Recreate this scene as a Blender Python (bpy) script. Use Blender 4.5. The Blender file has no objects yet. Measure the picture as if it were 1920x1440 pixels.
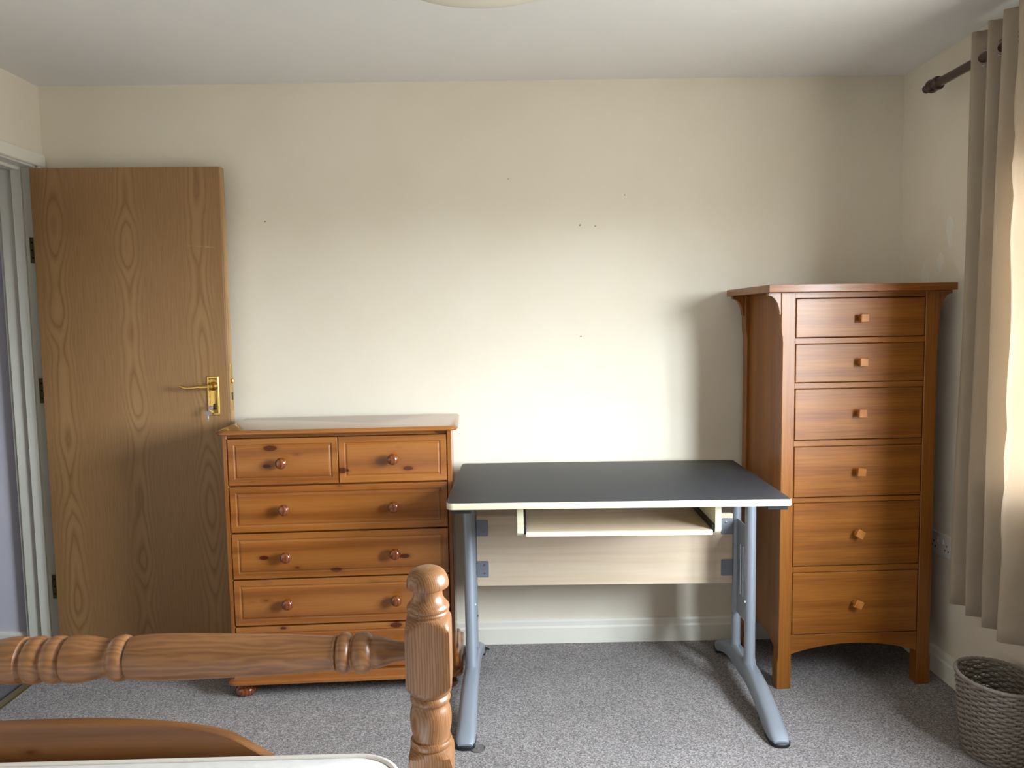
import bpy, bmesh, math, random
from mathutils import Vector, Matrix
random.seed(7)
sc = bpy.context.scene
col = sc.collection
PI = math.pi

# ------------------------------------------------------------------ room numbers (metres)
CEIL = 2.316; BACK = 3.160; RIGHT = 1.629; LEFT = -1.831; FRONT = -2.30
CAM_H = 1.358
WINS = ((0.85, 2.30),); WIN_Z0, WIN_Z1 = 0.85, 1.86
JAMB = 3.100; DOOR_H = 1.990; DOOR_W = 0.735; HALL_X = -3.15; WT = 0.145

# ------------------------------------------------------------------ camera
cam = bpy.data.objects.new('camera', bpy.data.cameras.new('camera'))
col.objects.link(cam); sc.camera = cam
cam.data.sensor_fit = 'HORIZONTAL'; cam.data.sensor_width = 36.0
cam.data.lens = 1442 / 1920 * 36.0
cam.data.clip_start = 0.02
pitch, roll, yaw = 0.08152, 0.01610, 0.01011
fw = Vector((math.sin(yaw) * math.cos(pitch), math.cos(yaw) * math.cos(pitch), -math.sin(pitch)))
rt = Vector((math.cos(yaw), -math.sin(yaw), 0)); up = rt.cross(fw)
rt2 = math.cos(roll) * rt - math.sin(roll) * up; up2 = math.sin(roll) * rt + math.cos(roll) * up
cam.matrix_world = Matrix(((rt2.x, up2.x, -fw.x, 0), (rt2.y, up2.y, -fw.y, 0), (rt2.z, up2.z, -fw.z, CAM_H), (0, 0, 0, 1)))

# ------------------------------------------------------------------ sky: bright overcast, darker ground
w = bpy.data.worlds.new('overcast_sky'); sc.world = w; w.use_nodes = True
nt = w.node_tree; nt.nodes.clear()
out = nt.nodes.new('ShaderNodeOutputWorld'); bg = nt.nodes.new('ShaderNodeBackground')
tc = nt.nodes.new('ShaderNodeTexCoord'); sx = nt.nodes.new('ShaderNodeSeparateXYZ'); rp = nt.nodes.new('ShaderNodeValToRGB')
nt.links.new(tc.outputs['Generated'], sx.inputs[0]); 
mr = nt.nodes.new('ShaderNodeMapRange'); mr.inputs[1].default_value = -1; mr.inputs[2].default_value = 1
nt.links.new(sx.outputs[2], mr.inputs[0]); nt.links.new(mr.outputs[0], rp.inputs[0])
e = rp.color_ramp.elements
e[0].position = 0.0; e[0].color = (0.17, 0.165, 0.155, 1)
e[1].position = 1.0; e[1].color = (0.76, 0.83, 0.93, 1)
for pos, c in ((0.49, (0.17, 0.165, 0.155)), (0.515, (0.92, 0.98, 1.06))):
    k = e.new(pos); k.color = (*c, 1)
SKY = 44.0
bg.inputs[1].default_value = SKY
nt.links.new(rp.outputs[0], bg.inputs[0]); nt.links.new(bg.outputs[0], out.inputs[0])

def portal(name, loc, rot, sx_, sy_):
    l = bpy.data.lights.new(name, 'AREA'); l.shape = 'RECTANGLE'; l.size = sx_; l.size_y = sy_
    l.cycles.is_portal = True
    o = bpy.data.objects.new(name, l); col.objects.link(o); o.location = loc; o.rotation_euler = rot
    return o
for wy0, wy1 in WINS:
    portal('window_right_offscreen', (RIGHT + 0.065, (wy0 + wy1) / 2, (WIN_Z0 + WIN_Z1) / 2), (0, math.radians(90), 0), WIN_Z1 - WIN_Z0, wy1 - wy0)

sc.view_settings.view_transform = 'Standard'; sc.view_settings.look = 'None'
sc.view_settings.gamma = 1.0; sc.view_settings.use_curve_mapping = False
sc.view_settings.exposure = 0.88

# ------------------------------------------------------------------ materials
def srgb(r, g, b):
    f = lambda v: (v / 255 / 12.92) if v / 255 <= 0.04045 else ((v / 255 + 0.055) / 1.055) ** 2.4
    return (f(r), f(g), f(b), 1)

def newmat(name):
    m = bpy.data.materials.new(name); m.use_nodes = True
    n = m.node_tree; b = n.nodes['Principled BSDF']
    return m, n, b
def N(n, t, **kw):
    x = n.nodes.new(t)
    for k, v in kw.items(): setattr(x, k, v)
    return x
def ramp(n, src, stops):
    r = N(n, 'ShaderNodeValToRGB'); el = r.color_ramp.elements
    el[0].position, el[0].color = stops[0]; el[1].position, el[1].color = stops[-1]
    for p_, c in stops[1:-1]:
        k = el.new(p_); k.color = c
    n.links.new(src, r.inputs[0]); return r.outputs[0]
def gray(v): return (v, v, v, 1)
def mixc(n, fac, a, b, mode='MIX'):
    m = N(n, 'ShaderNodeMix', data_type='RGBA', blend_type=mode)
    for s, v in ((m.inputs[0], fac), (m.inputs[6], a), (m.inputs[7], b)):
        if hasattr(v, 'links') or isinstance(v, bpy.types.NodeSocket): n.links.new(v, s)
        else: s.default_value = v
    return m.outputs[2]
def coords(n, scale, rnd=True, kind='Object'):
    t = N(n, 'ShaderNodeTexCoord'); src = t.outputs[kind]
    if rnd:
        oi = N(n, 'ShaderNodeObjectInfo'); mul = N(n, 'ShaderNodeVectorMath', operation='SCALE'); mul.inputs[3].default_value = 9.0
        cx = N(n, 'ShaderNodeCombineXYZ')
        for i in range(3): n.links.new(oi.outputs['Random'], cx.inputs[i])
        n.links.new(cx.outputs[0], mul.inputs[0])
        ad = N(n, 'ShaderNodeVectorMath', operation='ADD'); n.links.new(src, ad.inputs[0]); n.links.new(mul.outputs[0], ad.inputs[1]); src = ad.outputs[0]
    mp = N(n, 'ShaderNodeMapping'); mp.inputs['Scale'].default_value = scale
    n.links.new(src, mp.inputs[0]); return mp.outputs[0]
def noise(n, vec, scale, detail=3, rough=0.55, dist=0.0):
    t = N(n, 'ShaderNodeTexNoise'); t.inputs['Scale'].default_value = scale; t.inputs['Detail'].default_value = detail
    t.inputs['Roughness'].default_value = rough; t.inputs['Distortion'].default_value = dist
    n.links.new(vec, t.inputs['Vector']); return t.outputs['Fac']
def bump(n, b, h, strength, dist=0.002):
    k = N(n, 'ShaderNodeBump'); k.inputs['Strength'].default_value = strength; k.inputs['Distance'].default_value = dist
    n.links.new(h, k.inputs['Height']); n.links.new(k.outputs[0], b.inputs['Normal'])

def plain(name, c, rough=0.5, metal=0.0, var=0.0, vscale=6, bmp=0, bscale=200, spec=0.5):
    m, n, b = newmat(name)
    b.inputs['Roughness'].default_value = rough; b.inputs['Metallic'].default_value = metal
    b.inputs['Specular IOR Level'].default_value = spec
    v = coords(n, (1, 1, 1), False)
    f_ = noise(n, v, vscale, 4)
    d = tuple(max(0, x * (1 - var)) for x in c[:3]) + (1,)
    l = tuple(min(1, x * (1 + var)) for x in c[:3]) + (1,)
    n.links.new(ramp(n, f_, [(0.3, d), (0.7, l)]), b.inputs['Base Color'])
    if bmp: bump(n, b, noise(n, v, bscale, 2), bmp)
    return m

def mixdark(a, c, t): return tuple(x + (y - x) * t for x, y in zip(a, c))
def wood(name, dark, mid, light, axis, rough=0.3, ring=9.0, knots=0.0, knotc=None, coat=0.0, stretch=0.12, dist=5.0, fibre=0.35, line=0.5, k=1.0):
    """solid timber: growth rings around a far axis along the grain, fine fibres, optional knots"""
    m, n, b = newmat(name)
    dark, mid, light = (tuple(q * k for q in c_[:3]) + (1,) for c_ in (dark, mid, light))
    s = [1, 1, 1]; s['XYZ'.index(axis)] = stretch
    v = coords(n, s)
    wv = N(n, 'ShaderNodeTexWave', wave_type='RINGS', rings_direction=axis, wave_profile='SIN')
    wv.inputs['Scale'].default_value = ring; wv.inputs['Distortion'].default_value = dist
    wv.inputs['Detail'].default_value = 2.0; wv.inputs['Detail Scale'].default_value = 1.3
    n.links.new(v, wv.inputs['Vector'])
    base = ramp(n, wv.outputs['Fac'], [(0.0, light), (0.6, mid), (0.93, mixdark(mid, dark, line)), (1.0, mixdark(mid, dark, line))])
    s2 = [170, 170, 170]; s2['XYZ'.index(axis)] = 5
    fb = noise(n, coords(n, s2), 1.0, 3, 0.6)
    c = mixc(n, fibre, base, ramp(n, fb, [(0.3, dark), (0.65, light)]))
    s4 = [3, 3, 3]; s4['XYZ'.index(axis)] = 1.2
    lo = noise(n, coords(n, s4), 1.6, 2)
    c = mixc(n, 0.5, c, ramp(n, lo, [(0.3, gray(0.42)), (0.7, gray(0.58))]), 'OVERLAY')
    if knots:
        s3 = [18, 18, 18]; s3['XYZ'.index(axis)] = 8
        vo = N(n, 'ShaderNodeTexVoronoi'); vo.inputs['Scale'].default_value = 1.0
        n.links.new(coords(n, s3), vo.inputs['Vector'])
        sep = N(n, 'ShaderNodeSeparateColor'); n.links.new(vo.outputs['Color'], sep.inputs[0])
        big = N(n, 'ShaderNodeMath', operation='MULTIPLY_ADD'); n.links.new(sep.outputs[0], big.inputs[0]); big.inputs[1].default_value = knots; big.inputs[2].default_value = -knots * 0.45
        lt = N(n, 'ShaderNodeMath', operation='SUBTRACT'); n.links.new(big.outputs[0], lt.inputs[0]); n.links.new(vo.outputs['Distance'], lt.inputs[1])
        mask = ramp(n, lt.outputs[0], [(0.0, gray(0)), (0.035, gray(1))])
        halo_in = N(n, 'ShaderNodeMath', operation='ADD'); n.links.new(lt.outputs[0], halo_in.inputs[0]); halo_in.inputs[1].default_value = 0.12
        halo = ramp(n, halo_in.outputs[0], [(0.0, gray(0)), (0.14, gray(0.5))])
        c = mixc(n, halo, c, dark)
        c = mixc(n, mask, c, knotc)
    n.links.new(c, b.inputs['Base Color'])
    b.inputs['Roughness'].default_value = rough
    b.inputs['Coat Weight'].default_value = coat; b.inputs['Coat Roughness'].default_value = 0.12
    bump(n, b, fb, 0.06, 0.001)
    return m

def oak_veneer(name):
    """crown-cut oak veneer: repeating leaves with cathedral figure between straight grain"""
    m, n, b = newmat(name)
    t = N(n, 'ShaderNodeTexCoord'); s = N(n, 'ShaderNodeSeparateXYZ'); n.links.new(t.outputs['Object'], s.inputs[0])
    def mth(op, a, c=None, d=None):
        k = N(n, 'ShaderNodeMath', operation=op)
        for i, vv in enumerate((a, c, d)):
            if vv is None: continue
            if isinstance(vv, (int, float)): k.inputs[i].default_value = vv
            else: n.links.new(vv, k.inputs[i])
        return k.outputs[0]
    u = mth('MULTIPLY', mth('ADD', s.outputs[0], 0.005), 1 / 0.275)
    cell = mth('ROUND', u)
    du = mth('SUBTRACT', u, cell)                       # -.5 .. .5 within a leaf
    cz = N(n, 'ShaderNodeCombineXYZ'); n.links.new(mth('MULTIPLY', cell, 3.7), cz.inputs[0]); n.links.new(mth('MULTIPLY', s.outputs[2], 2.1), cz.inputs[2])
    n.links.new(mth('MULTIPLY', du, 0.6), cz.inputs[1])
    nz = noise(n, cz.outputs[0], 1.0, 1.5, 0.4)
    cw = N(n, 'ShaderNodeCombineXYZ'); n.links.new(mth('MULTIPLY', s.outputs[0], 26), cw.inputs[0]); n.links.new(mth('MULTIPLY', s.outputs[2], 3.0), cw.inputs[2])
    wob = noise(n, cw.outputs[0], 1.0, 2)
    g = mth('ADD', mth('MULTIPLY', mth('POWER', mth('ABSOLUTE', du), 1.5), 7.0), mth('ADD', mth('MULTIPLY', nz, 3.2), mth('MULTIPLY', wob, 0.22)))
    ln = mth('FRACT', mth('MULTIPLY', g, 3.6))
    near = mth('SUBTRACT', 1.0, mth('MULTIPLY', mth('ABSOLUTE', du), 4.2)); near = mth('MAXIMUM', near, 0.10)
    figc = ramp(n, ln, [(0.0, srgb(139, 102, 63)), (0.35, srgb(164, 127, 86)), (0.75, srgb(156, 119, 77)), (0.93, srgb(128, 91, 54)), (1.0, srgb(139, 102, 63))])
    fv = N(n, 'ShaderNodeCombineXYZ')
    n.links.new(mth('MULTIPLY', s.outputs[0], 320), fv.inputs[0]); n.links.new(mth('MULTIPLY', s.outputs[2], 7), fv.inputs[2])
    fib = noise(n, fv.outputs[0], 1.0, 3, 0.65)
    basec = ramp(n, fib, [(0.25, srgb(131, 95, 58)), (0.5, srgb(148, 111, 72)), (0.75, srgb(158, 121, 81))])
    c = mixc(n, mth('MINIMUM', near, 0.75), basec, figc)
    n.links.new(c, b.inputs['Base Color']); b.inputs['Roughness'].default_value = 0.42
    bump(n, b, fib, 0.05, 0.0006)
    return m

def wall_paint(name, c, c2, stain=None):
    m, n, b = newmat(name)
    v = coords(n, (1, 1, 1), False)
    lo = noise(n, v, 1.3, 4, 0.6)
    cc = ramp(n, lo, [(0.32, c2), (0.62, c)])
    n.links.new(cc, b.inputs['Base Color']); b.inputs['Roughness'].default_value = 0.75
    b.inputs['Specular IOR Level'].default_value = 0.25
    bump(n, b, noise(n, v, 140, 3), 0.10, 0.001)
    return m

def carpet_mat(name, a, c, d):
    m, n, b = newmat(name)
    v = coords(n, (1, 1, 1), False)
    f1 = noise(n, v, 210, 3, 0.7); f2 = noise(n, v, 3.0, 4, 0.6)
    cc = ramp(n, f1, [(0.34, a), (0.5, c), (0.66, d)])
    cc = mixc(n, 0.55, cc, ramp(n, f2, [(0.3, gray(0.40)), (0.7, gray(0.58))]), 'OVERLAY')
    n.links.new(cc, b.inputs['Base Color']); b.inputs['Roughness'].default_value = 0.95
    b.inputs['Specular IOR Level'].default_value = 0.1; b.inputs['Sheen Weight'].default_value = 0.15
    bump(n, b, noise(n, v, 260, 2, 0.7), 0.7, 0.006)
    return m

M = {}
M['wall'] = wall_paint('cream_wall_paint', srgb(230, 222, 207), srgb(224, 214, 196))
M['hallwall'] = plain('lavender_wall_paint', srgb(214, 211, 224), 0.8, var=0.02)
M['ceil'] = plain('white_ceiling_paint', srgb(234, 233, 232), 0.85, var=0.01, bmp=0.05)
M['gloss'] = plain('white_gloss_paint', srgb(232, 229, 218), 0.35, var=0.02, vscale=4)
M['carpet'] = carpet_mat('grey_carpet', srgb(74, 69, 69), srgb(130, 123, 122), srgb(178, 172, 171))
M['hallfloor'] = carpet_mat('dark_hall_carpet', srgb(60, 60, 62), srgb(86, 86, 88), srgb(112, 112, 114))
M['brass'] = plain('brass', srgb(214, 178, 104), 0.22, 1.0, var=0.05)
M['dullbrass'] = plain('dull_brass', srgb(150, 138, 92), 0.4, 1.0, var=0.05)
M['steel'] = plain('grey_steel', srgb(150, 148, 150), 0.3, 1.0, var=0.05)
M['black'] = plain('black_plastic', srgb(26, 26, 28), 0.45, var=0.1)
M['silver'] = plain('silver_powder_coat', srgb(142, 149, 160), 0.40, 0.35, var=0.03, bmp=0.03, bscale=900)
M['bracket'] = plain('grey_bracket_paint', srgb(132, 136, 146), 0.45, 0.3, var=0.03)
M['charcoal'] = plain('charcoal_laminate', srgb(50, 51, 55), 0.48, var=0.05, vscale=8, bmp=0.02, bscale=900, spec=0.3)
M['filler'] = plain('pale_filler', srgb(232, 226, 216), 0.8)
M['scuff'] = plain('wall_scuff', srgb(128, 112, 92), 0.8)
M['oak'] = oak_veneer('oak_veneer')
M['oakedge'] = wood('oak_lipping', srgb(150, 105, 60), srgb(196, 154, 104), srgb(212, 172, 120), 'Z', 0.5, k=0.75)
PD, PM, PL = srgb(126, 68, 24), srgb(168, 101, 43), srgb(180, 114, 53)
M['pine'] = wood('orange_lacquered_pine', PD, PM, PL, 'X', 0.24, 5.0, 0.44, srgb(76, 30, 10), 0.35, 0.10, 4.0, 0.22, k=0.70)
M['pinez'] = wood('orange_lacquered_pine_upright', PD, PM, PL, 'Z', 0.24, 6.0, 0, None, 0.35, 0.10, 4.0, 0.25, k=0.70)
M['pinetop'] = wood('orange_lacquered_pine_top', PD, PM, PL, 'X', 0.2, 5.0, 0.0, None, 0.5, 0.10, 4.0, 0.22, k=0.70)
M['knobwood'] = wood('red_brown_knob_wood', srgb(84, 38, 16), srgb(128, 62, 28), srgb(148, 80, 40), 'Z', 0.18, 30, 0, None, 0.6, 0.5, 2.0, 0.25, k=0.75)
TD, TM, TL = srgb(116, 60, 14), srgb(168, 98, 28), srgb(184, 114, 40)
M['teak'] = wood('brown_stained_hardwood', TD, TM, TL, 'X', 0.36, 5.0, 0, None, 0.06, 0.07, 7.0, 0.45, 0.25, k=0.62)
M['teakz'] = wood('brown_stained_hardwood_upright', TD, TM, TL, 'Z', 0.36, 5.0, 0, None, 0.06, 0.07, 7.0, 0.4, 0.2, k=0.60)
M['teakknob'] = wood('knob_hardwood', TD, srgb(178, 110, 46), srgb(190, 124, 60), 'Y', 0.3, 6, 0, None, 0.2, 0.4, 2.0, 0.05, 0.1, k=0.85)
BD, BM, BL = srgb(98, 58, 28), srgb(142, 93, 53), srgb(156, 106, 64)
M['bedx'] = wood('honey_pine_rail', BD, BM, BL, 'X', 0.36, 26.0, 0, None, 0.08, 0.20, 12.0, 0.25, 0.32, k=0.80)
M['bedz'] = wood('honey_pine_post', BD, srgb(142, 95, 57), srgb(158, 110, 70), 'Z', 0.36, 85.0, 0, None, 0.08, 0.10, 5.0, 0.22, 0.5, k=0.74)
M['bedp'] = wood('honey_pine_board', BD, srgb(132, 82, 40), srgb(146, 95, 50), 'X', 0.4, 9.0, 0.25, srgb(96, 52, 20), 0.1, 0.08, 3.0, 0.25, k=0.88)
M['maple'] = wood('pale_maple_laminate', srgb(212, 188, 160), srgb(225, 204, 179), srgb(229, 209, 185), 'X', 0.4, 9.0, 0, None, 0.0, 0.06, 8.0, 0.3, 0.35, k=0.88)
M['maplef'] = wood('pale_maple_edge', srgb(214, 204, 170), srgb(230, 222, 192), srgb(236, 230, 204), 'X', 0.45, 6.0, 0, None, 0.0, 0.06, 6.0, 0.25, k=0.92)
M['darkwood'] = wood('dark_mahogany', srgb(30, 12, 8), srgb(52, 22, 16), srgb(64, 30, 22), 'Y', 0.3, 9, 0, None, 0.3)
M['mattress'] = plain('white_damask_ticking', srgb(226, 224, 222), 0.8, var=0.05, vscale=28, bmp=0.25, bscale=60)
M['piping'] = plain('cream_piping', srgb(222, 216, 206), 0.75, var=0.03)
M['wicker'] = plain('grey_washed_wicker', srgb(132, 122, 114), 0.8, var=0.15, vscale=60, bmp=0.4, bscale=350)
M['glassshade'] = plain('cream_glass_shade', srgb(230, 226, 212), 0.3, var=0.01)
M['plastic'] = plain('white_socket_plastic', srgb(222, 220, 214), 0.4, var=0.01)
M['clear'] = plain('clear_plastic_disc', srgb(104, 100, 98), 0.3, var=0.08, vscale=60)
# curtain cloth lets daylight through
m, n, b = newmat('beige_linen_cloth')
v = coords(n, (1, 1, 1), False)
wvx = noise(n, coords(n, (40, 500, 900), False), 1.0, 2); lo = noise(n, v, 7, 3)
cc = mixc(n, 0.35, ramp(n, lo, [(0.3, srgb(178, 164, 144)), (0.7, srgb(188, 175, 156))]), ramp(n, wvx, [(0.3, srgb(160, 146, 126)), (0.7, srgb(200, 187, 169))]))
n.links.new(cc, b.inputs['Base Color']); b.inputs['Roughness'].default_value = 0.85
tr = N(n, 'ShaderNodeBsdfTranslucent'); tr.inputs[0].default_value = srgb(222, 210, 196); mx = N(n, 'ShaderNodeMixShader'); mx.inputs[0].default_value = 0.42
n.links.new(b.outputs[0], mx.inputs[1]); n.links.new(tr.outputs[0], mx.inputs[2]); n.links.new(mx.outputs[0], n.nodes['Material Output'].inputs[0])
bump(n, b, wvx, 0.15, 0.001)
M['cloth'] = m
# window glass
m, n, b = newmat('window_glass')
t = N(n, 'ShaderNodeBsdfTransparent'); t.inputs[0].default_value = (0.94, 0.96, 0.95, 1)
g = N(n, 'ShaderNodeBsdfGlossy'); g.inputs['Roughness'].default_value = 0.02
mx = N(n, 'ShaderNodeMixShader'); mx.inputs[0].default_value = 0.05
n.links.new(t.outputs[0], mx.inputs[1]); n.links.new(g.outputs[0], mx.inputs[2]); n.links.new(mx.outputs[0], n.nodes['Material Output'].inputs[0])
M['glass'] = m

# ------------------------------------------------------------------ builders
def empty(name, loc=(0, 0, 0), rz=0.0, parent=None):
    o = bpy.data.objects.new(name, None); col.objects.link(o); o.empty_display_size = 0.05
    o.location = loc; o.rotation_euler = (0, 0, rz); o.parent = parent; return o
def tag(o, label, cat, group=None):
    o['label'] = label; o['category'] = cat
    if group: o['group'] = group
    return o
def struct(o): o['kind'] = 'structure'; return o
def raw(name, vs, fs, mat, parent=None, loc=(0, 0, 0), smooth=False, rot=None):
    me = bpy.data.meshes.new(name); me.from_pydata([tuple(v_) for v_ in vs], [], fs); me.update()
    bm = bmesh.new(); bm.from_mesh(me); bmesh.ops.recalc_face_normals(bm, faces=bm.faces); bm.to_mesh(me); bm.free()
    me.materials.append(M[mat]); o = bpy.data.objects.new(name, me); col.objects.link(o)
    o.location = loc; o.parent = parent
    if rot: o.rotation_euler = rot
    if smooth:
        for p_ in me.polygons: p_.use_smooth = True
        if smooth != 'all': me.set_sharp_from_angle(angle=math.radians(smooth if smooth is not True else 40))
    return o
def from_bm(name, bm, mat, parent=None, loc=(0, 0, 0), smooth=False, rot=None):
    bmesh.ops.recalc_face_normals(bm, faces=bm.faces)
    me = bpy.data.meshes.new(name); bm.to_mesh(me); bm.free(); me.materials.append(M[mat])
    o = bpy.data.objects.new(name, me); col.objects.link(o); o.location = loc; o.parent = parent
    if rot: o.rotation_euler = rot
    if smooth:
        for p_ in me.polygons: p_.use_smooth = True
        me.set_sharp_from_angle(angle=math.radians(smooth if smooth is not True else 40))
    return o
def box(name, x0, x1, y0, y1, z0, z1, mat, parent=None, bev=0.0015, rot=None):
    bm = bmesh.new(); bmesh.ops.create_cube(bm, size=1)
    for v_ in bm.verts: v_.co = (v_.co.x * (x1 - x0), v_.co.y * (y1 - y0), v_.co.z * (z1 - z0))
    if bev: bmesh.ops.bevel(bm, geom=list(bm.edges), offset=min(bev, 0.45 * min(x1 - x0, y1 - y0, z1 - z0)), segments=1, affect='EDGES')
    return from_bm(name, bm, mat, parent, ((x0 + x1) / 2, (y0 + y1) / 2, (z0 + z1) / 2), rot=rot)
def lathe(name, prof, mat, parent=None, loc=(0, 0, 0), axis='Z', seg=32, square=None, rot=None):
    """prof: (r, t) pairs along the axis; square = half width clamps the section to a square"""
    vs, fs = [], []
    for r, t in prof:
        for i in range(seg):
            a = 2 * PI * i / seg; rr = r
            if square: rr = min(r, square / max(abs(math.cos(a)), abs(math.sin(a))))
            p_ = (rr * math.cos(a), rr * math.sin(a), t)
            vs.append(p_ if axis == 'Z' else (t, p_[0], p_[1]) if axis == 'X' else (p_[0], t, p_[1]))
    k = len(prof)
    for j in range(k - 1):
        for i in range(seg):
            fs.append((j * seg + i, j * seg + (i + 1) % seg, (j + 1) * seg + (i + 1) % seg, (j + 1) * seg + i))
    fs.append(tuple(range(seg))); fs.append(tuple((k - 1) * seg + i for i in range(seg)))
    return raw(name, vs, fs, mat, parent, loc, smooth=38, rot=rot)
def tube(name, pts, r, mat, parent=None, seg=10, loc=(0, 0, 0)):
    pts = [Vector(p_) for p_ in pts]; vs, fs = [], []
    nrm = None
    for i, p_ in enumerate(pts):
        d = (pts[min(i + 1, len(pts) - 1)] - pts[max(i - 1, 0)]).normalized()
        if nrm is None: nrm = d.orthogonal().normalized()
        nrm = (nrm - d * nrm.dot(d)).normalized(); bn = d.cross(nrm)
        rr = r[i] if isinstance(r, (list, tuple)) else r
        for k in range(seg):
            a = 2 * PI * k / seg; vs.append(p_ + rr * (math.cos(a) * nrm + math.sin(a) * bn))
    for j in range(len(pts) - 1):
        for i in range(seg): fs.append((j * seg + i, j * seg + (i + 1) % seg, (j + 1) * seg + (i + 1) % seg, (j + 1) * seg + i))
    fs.append(tuple(range(seg))); fs.append(tuple((len(pts) - 1) * seg + i for i in range(seg)))
    return raw(name, vs, fs, mat, parent, loc, smooth=50)
def prism(name, outline, t0, t1, mat, parent=None, plane='XZ', bev=0.0015):
    """2-D outline extruded between t0 and t1 along the third axis; origin at the outline's centre"""
    cx = (min(a for a, _ in outline) + max(a for a, _ in outline)) / 2; cy = (min(c for _, c in outline) + max(c for _, c in outline)) / 2; ct = (t0 + t1) / 2
    f_ = {'XZ': lambda a, c, t: (a, t, c), 'YZ': lambda a, c, t: (t, a, c), 'XY': lambda a, c, t: (a, c, t)}[plane]
    bm = bmesh.new()
    lo = [bm.verts.new(f_(a - cx, c - cy, t0 - ct)) for a, c in outline]; hi = [bm.verts.new(f_(a - cx, c - cy, t1 - ct)) for a, c in outline]
    bm.faces.new(lo); bm.faces.new(hi[::-1]); k = len(lo)
    for i in range(k): bm.faces.new((lo[i], lo[(i + 1) % k], hi[(i + 1) % k], hi[i]))
    bmesh.ops.recalc_face_normals(bm, faces=bm.faces)
    if bev: 
        ed = [e_ for e_ in bm.edges if e_.calc_face_angle(0) > math.radians(30)]
        bmesh.ops.bevel(bm, geom=ed, offset=bev, segments=1, affect='EDGES')
    return from_bm(name, bm, mat, parent, f_(cx, cy, ct), smooth=30)
def slab(name, x0, x1, y0, y1, levels, mat, parent, rc=(0, 0, 0, 0), seg=6):
    """moulded slab: levels = (z, inset); rc = corner radii front-left, front-right, back-right, back-left"""
    cx, cy = (x0 + x1) / 2, (y0 + y1) / 2; vs, fs = [], []; k = None
    for z, ins in levels:
        ring = []
        cs = [(x0 + ins, y0 + ins, rc[0], PI), (x1 - ins, y0 + ins, rc[1], 1.5 * PI), (x1 - ins, y1 - ins, rc[2], 0), (x0 + ins, y1 - ins, rc[3], 0.5 * PI)]
        for (px, py, r, a0), sgn in zip(cs, ((1, 1), (-1, 1), (-1, -1), (1, -1))):
            r = max(r - ins * 0.6, 0.0005)
            for i in range(seg + 1):
                a = a0 + 0.5 * PI * i / seg
                ring.append((px + sgn[0] * r + r * math.cos(a) - cx, py + sgn[1] * r + r * math.sin(a) - cy, z - levels[0][0]))
        k = len(ring); vs += ring
    for j in range(len(levels) - 1):
        for i in range(k): fs.append((j * k + i, j * k + (i + 1) % k, (j + 1) * k + (i + 1) % k, (j + 1) * k + i))
    fs.append(tuple(range(k))); fs.append(tuple((len(levels) - 1) * k + i for i in range(k)))
    return raw(name, vs, fs, mat, parent, (cx, cy, levels[0][0]), smooth=25)
def panel_front(name, x0, x1, z0, z1, yf, th, mat, parent, steps):
    """drawer front facing -y; steps = (inset, depth) rings from the edge to the middle"""
    cx, cz = (x0 + x1) / 2, (z0 + z1) / 2; W, H = (x1 - x0) / 2, (z1 - z0) / 2; vs, fs = [], []
    rings = [(0, th)] + list(steps)
    for ins, d in rings:
        for sx_, sz in ((-1, -1), (1, -1), (1, 1), (-1, 1)): vs.append((sx_ * (W - ins), d, sz * (H - ins)))
    for j in range(len(rings) - 1):
        for i in range(4): fs.append((j * 4 + i, j * 4 + (i + 1) % 4, (j + 1) * 4 + (i + 1) % 4, (j + 1) * 4 + i))
    fs.append((0, 1, 2, 3)); k = (len(rings) - 1) * 4; fs.append((k, k + 1, k + 2, k + 3))
    return raw(name, vs, fs, mat, parent, (cx, yf, cz))
def sm(a, b_, t): t = max(0, min(1, t)); t = t * t * (3 - 2 * t); return a + (b_ - a) * t

# ================================================================== ROOM SHELL
struct(box('floor', LEFT - 0.03, RIGHT + 0.02, FRONT, BACK + 0.02, -0.1, 0, 'carpet', bev=0))
struct(box('ceiling', LEFT - 0.02, RIGHT + 0.02, FRONT, BACK + 0.02, CEIL, CEIL + 0.1, 'ceil', bev=0))
struct(box('wall_back', LEFT - 0.02, RIGHT + 0.3, BACK, BACK + 0.12, -0.1, CEIL + 0.1, 'wall', bev=0))
struct(box('wall_front', HALL_X - 0.1, RIGHT + 0.3, FRONT - 0.12, FRONT, -0.1, CEIL + 0.1, 'wall', bev=0))
def wall_with_holes(name, xa, xb, ya, yb, holes, hz0, hz1, mat):
    """wall slab across x, pierced by openings (y0, y1) that share sill and head heights"""
    vs, fs = [], []
    ys = [ya] + [q for hh in sorted(holes) for q in hh] + [yb]; zs = [-0.1, hz0, hz1, CEIL + 0.1]; ny = len(ys) - 1
    idx = {}
    for xi, X in enumerate((xa, xb)):
        for i, Y in enumerate(ys):
            for j, Z in enumerate(zs): idx[xi, i, j] = len(vs); vs.append((X, Y, Z))
    for xi in (0, 1):
        for i in range(ny):
            for j in range(3):
                if j == 1 and i % 2 == 1: continue
                fs.append((idx[xi, i, j], idx[xi, i + 1, j], idx[xi, i + 1, j + 1], idx[xi, i, j + 1]))
    def strip(loop):
        for a, c in zip(loop, loop[1:] + loop[:1]): fs.append((idx[(0,) + a], idx[(0,) + c], idx[(1,) + c], idx[(1,) + a]))
    for i in range(1, ny, 2): strip([(i, 1), (i + 1, 1), (i + 1, 2), (i, 2)])
    strip([(i, 0) for i in range(ny + 1)] + [(ny, 1), (ny, 2)] + [(i, 3) for i in range(ny, -1, -1)] + [(0, 2), (0, 1)])
    return struct(raw(name, vs, fs, mat))
wall_with_holes('wall_right', RIGHT, RIGHT + 0.06, FRONT, BACK + 0.02, WINS, WIN_Z0, WIN_Z1, 'wall')
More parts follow.
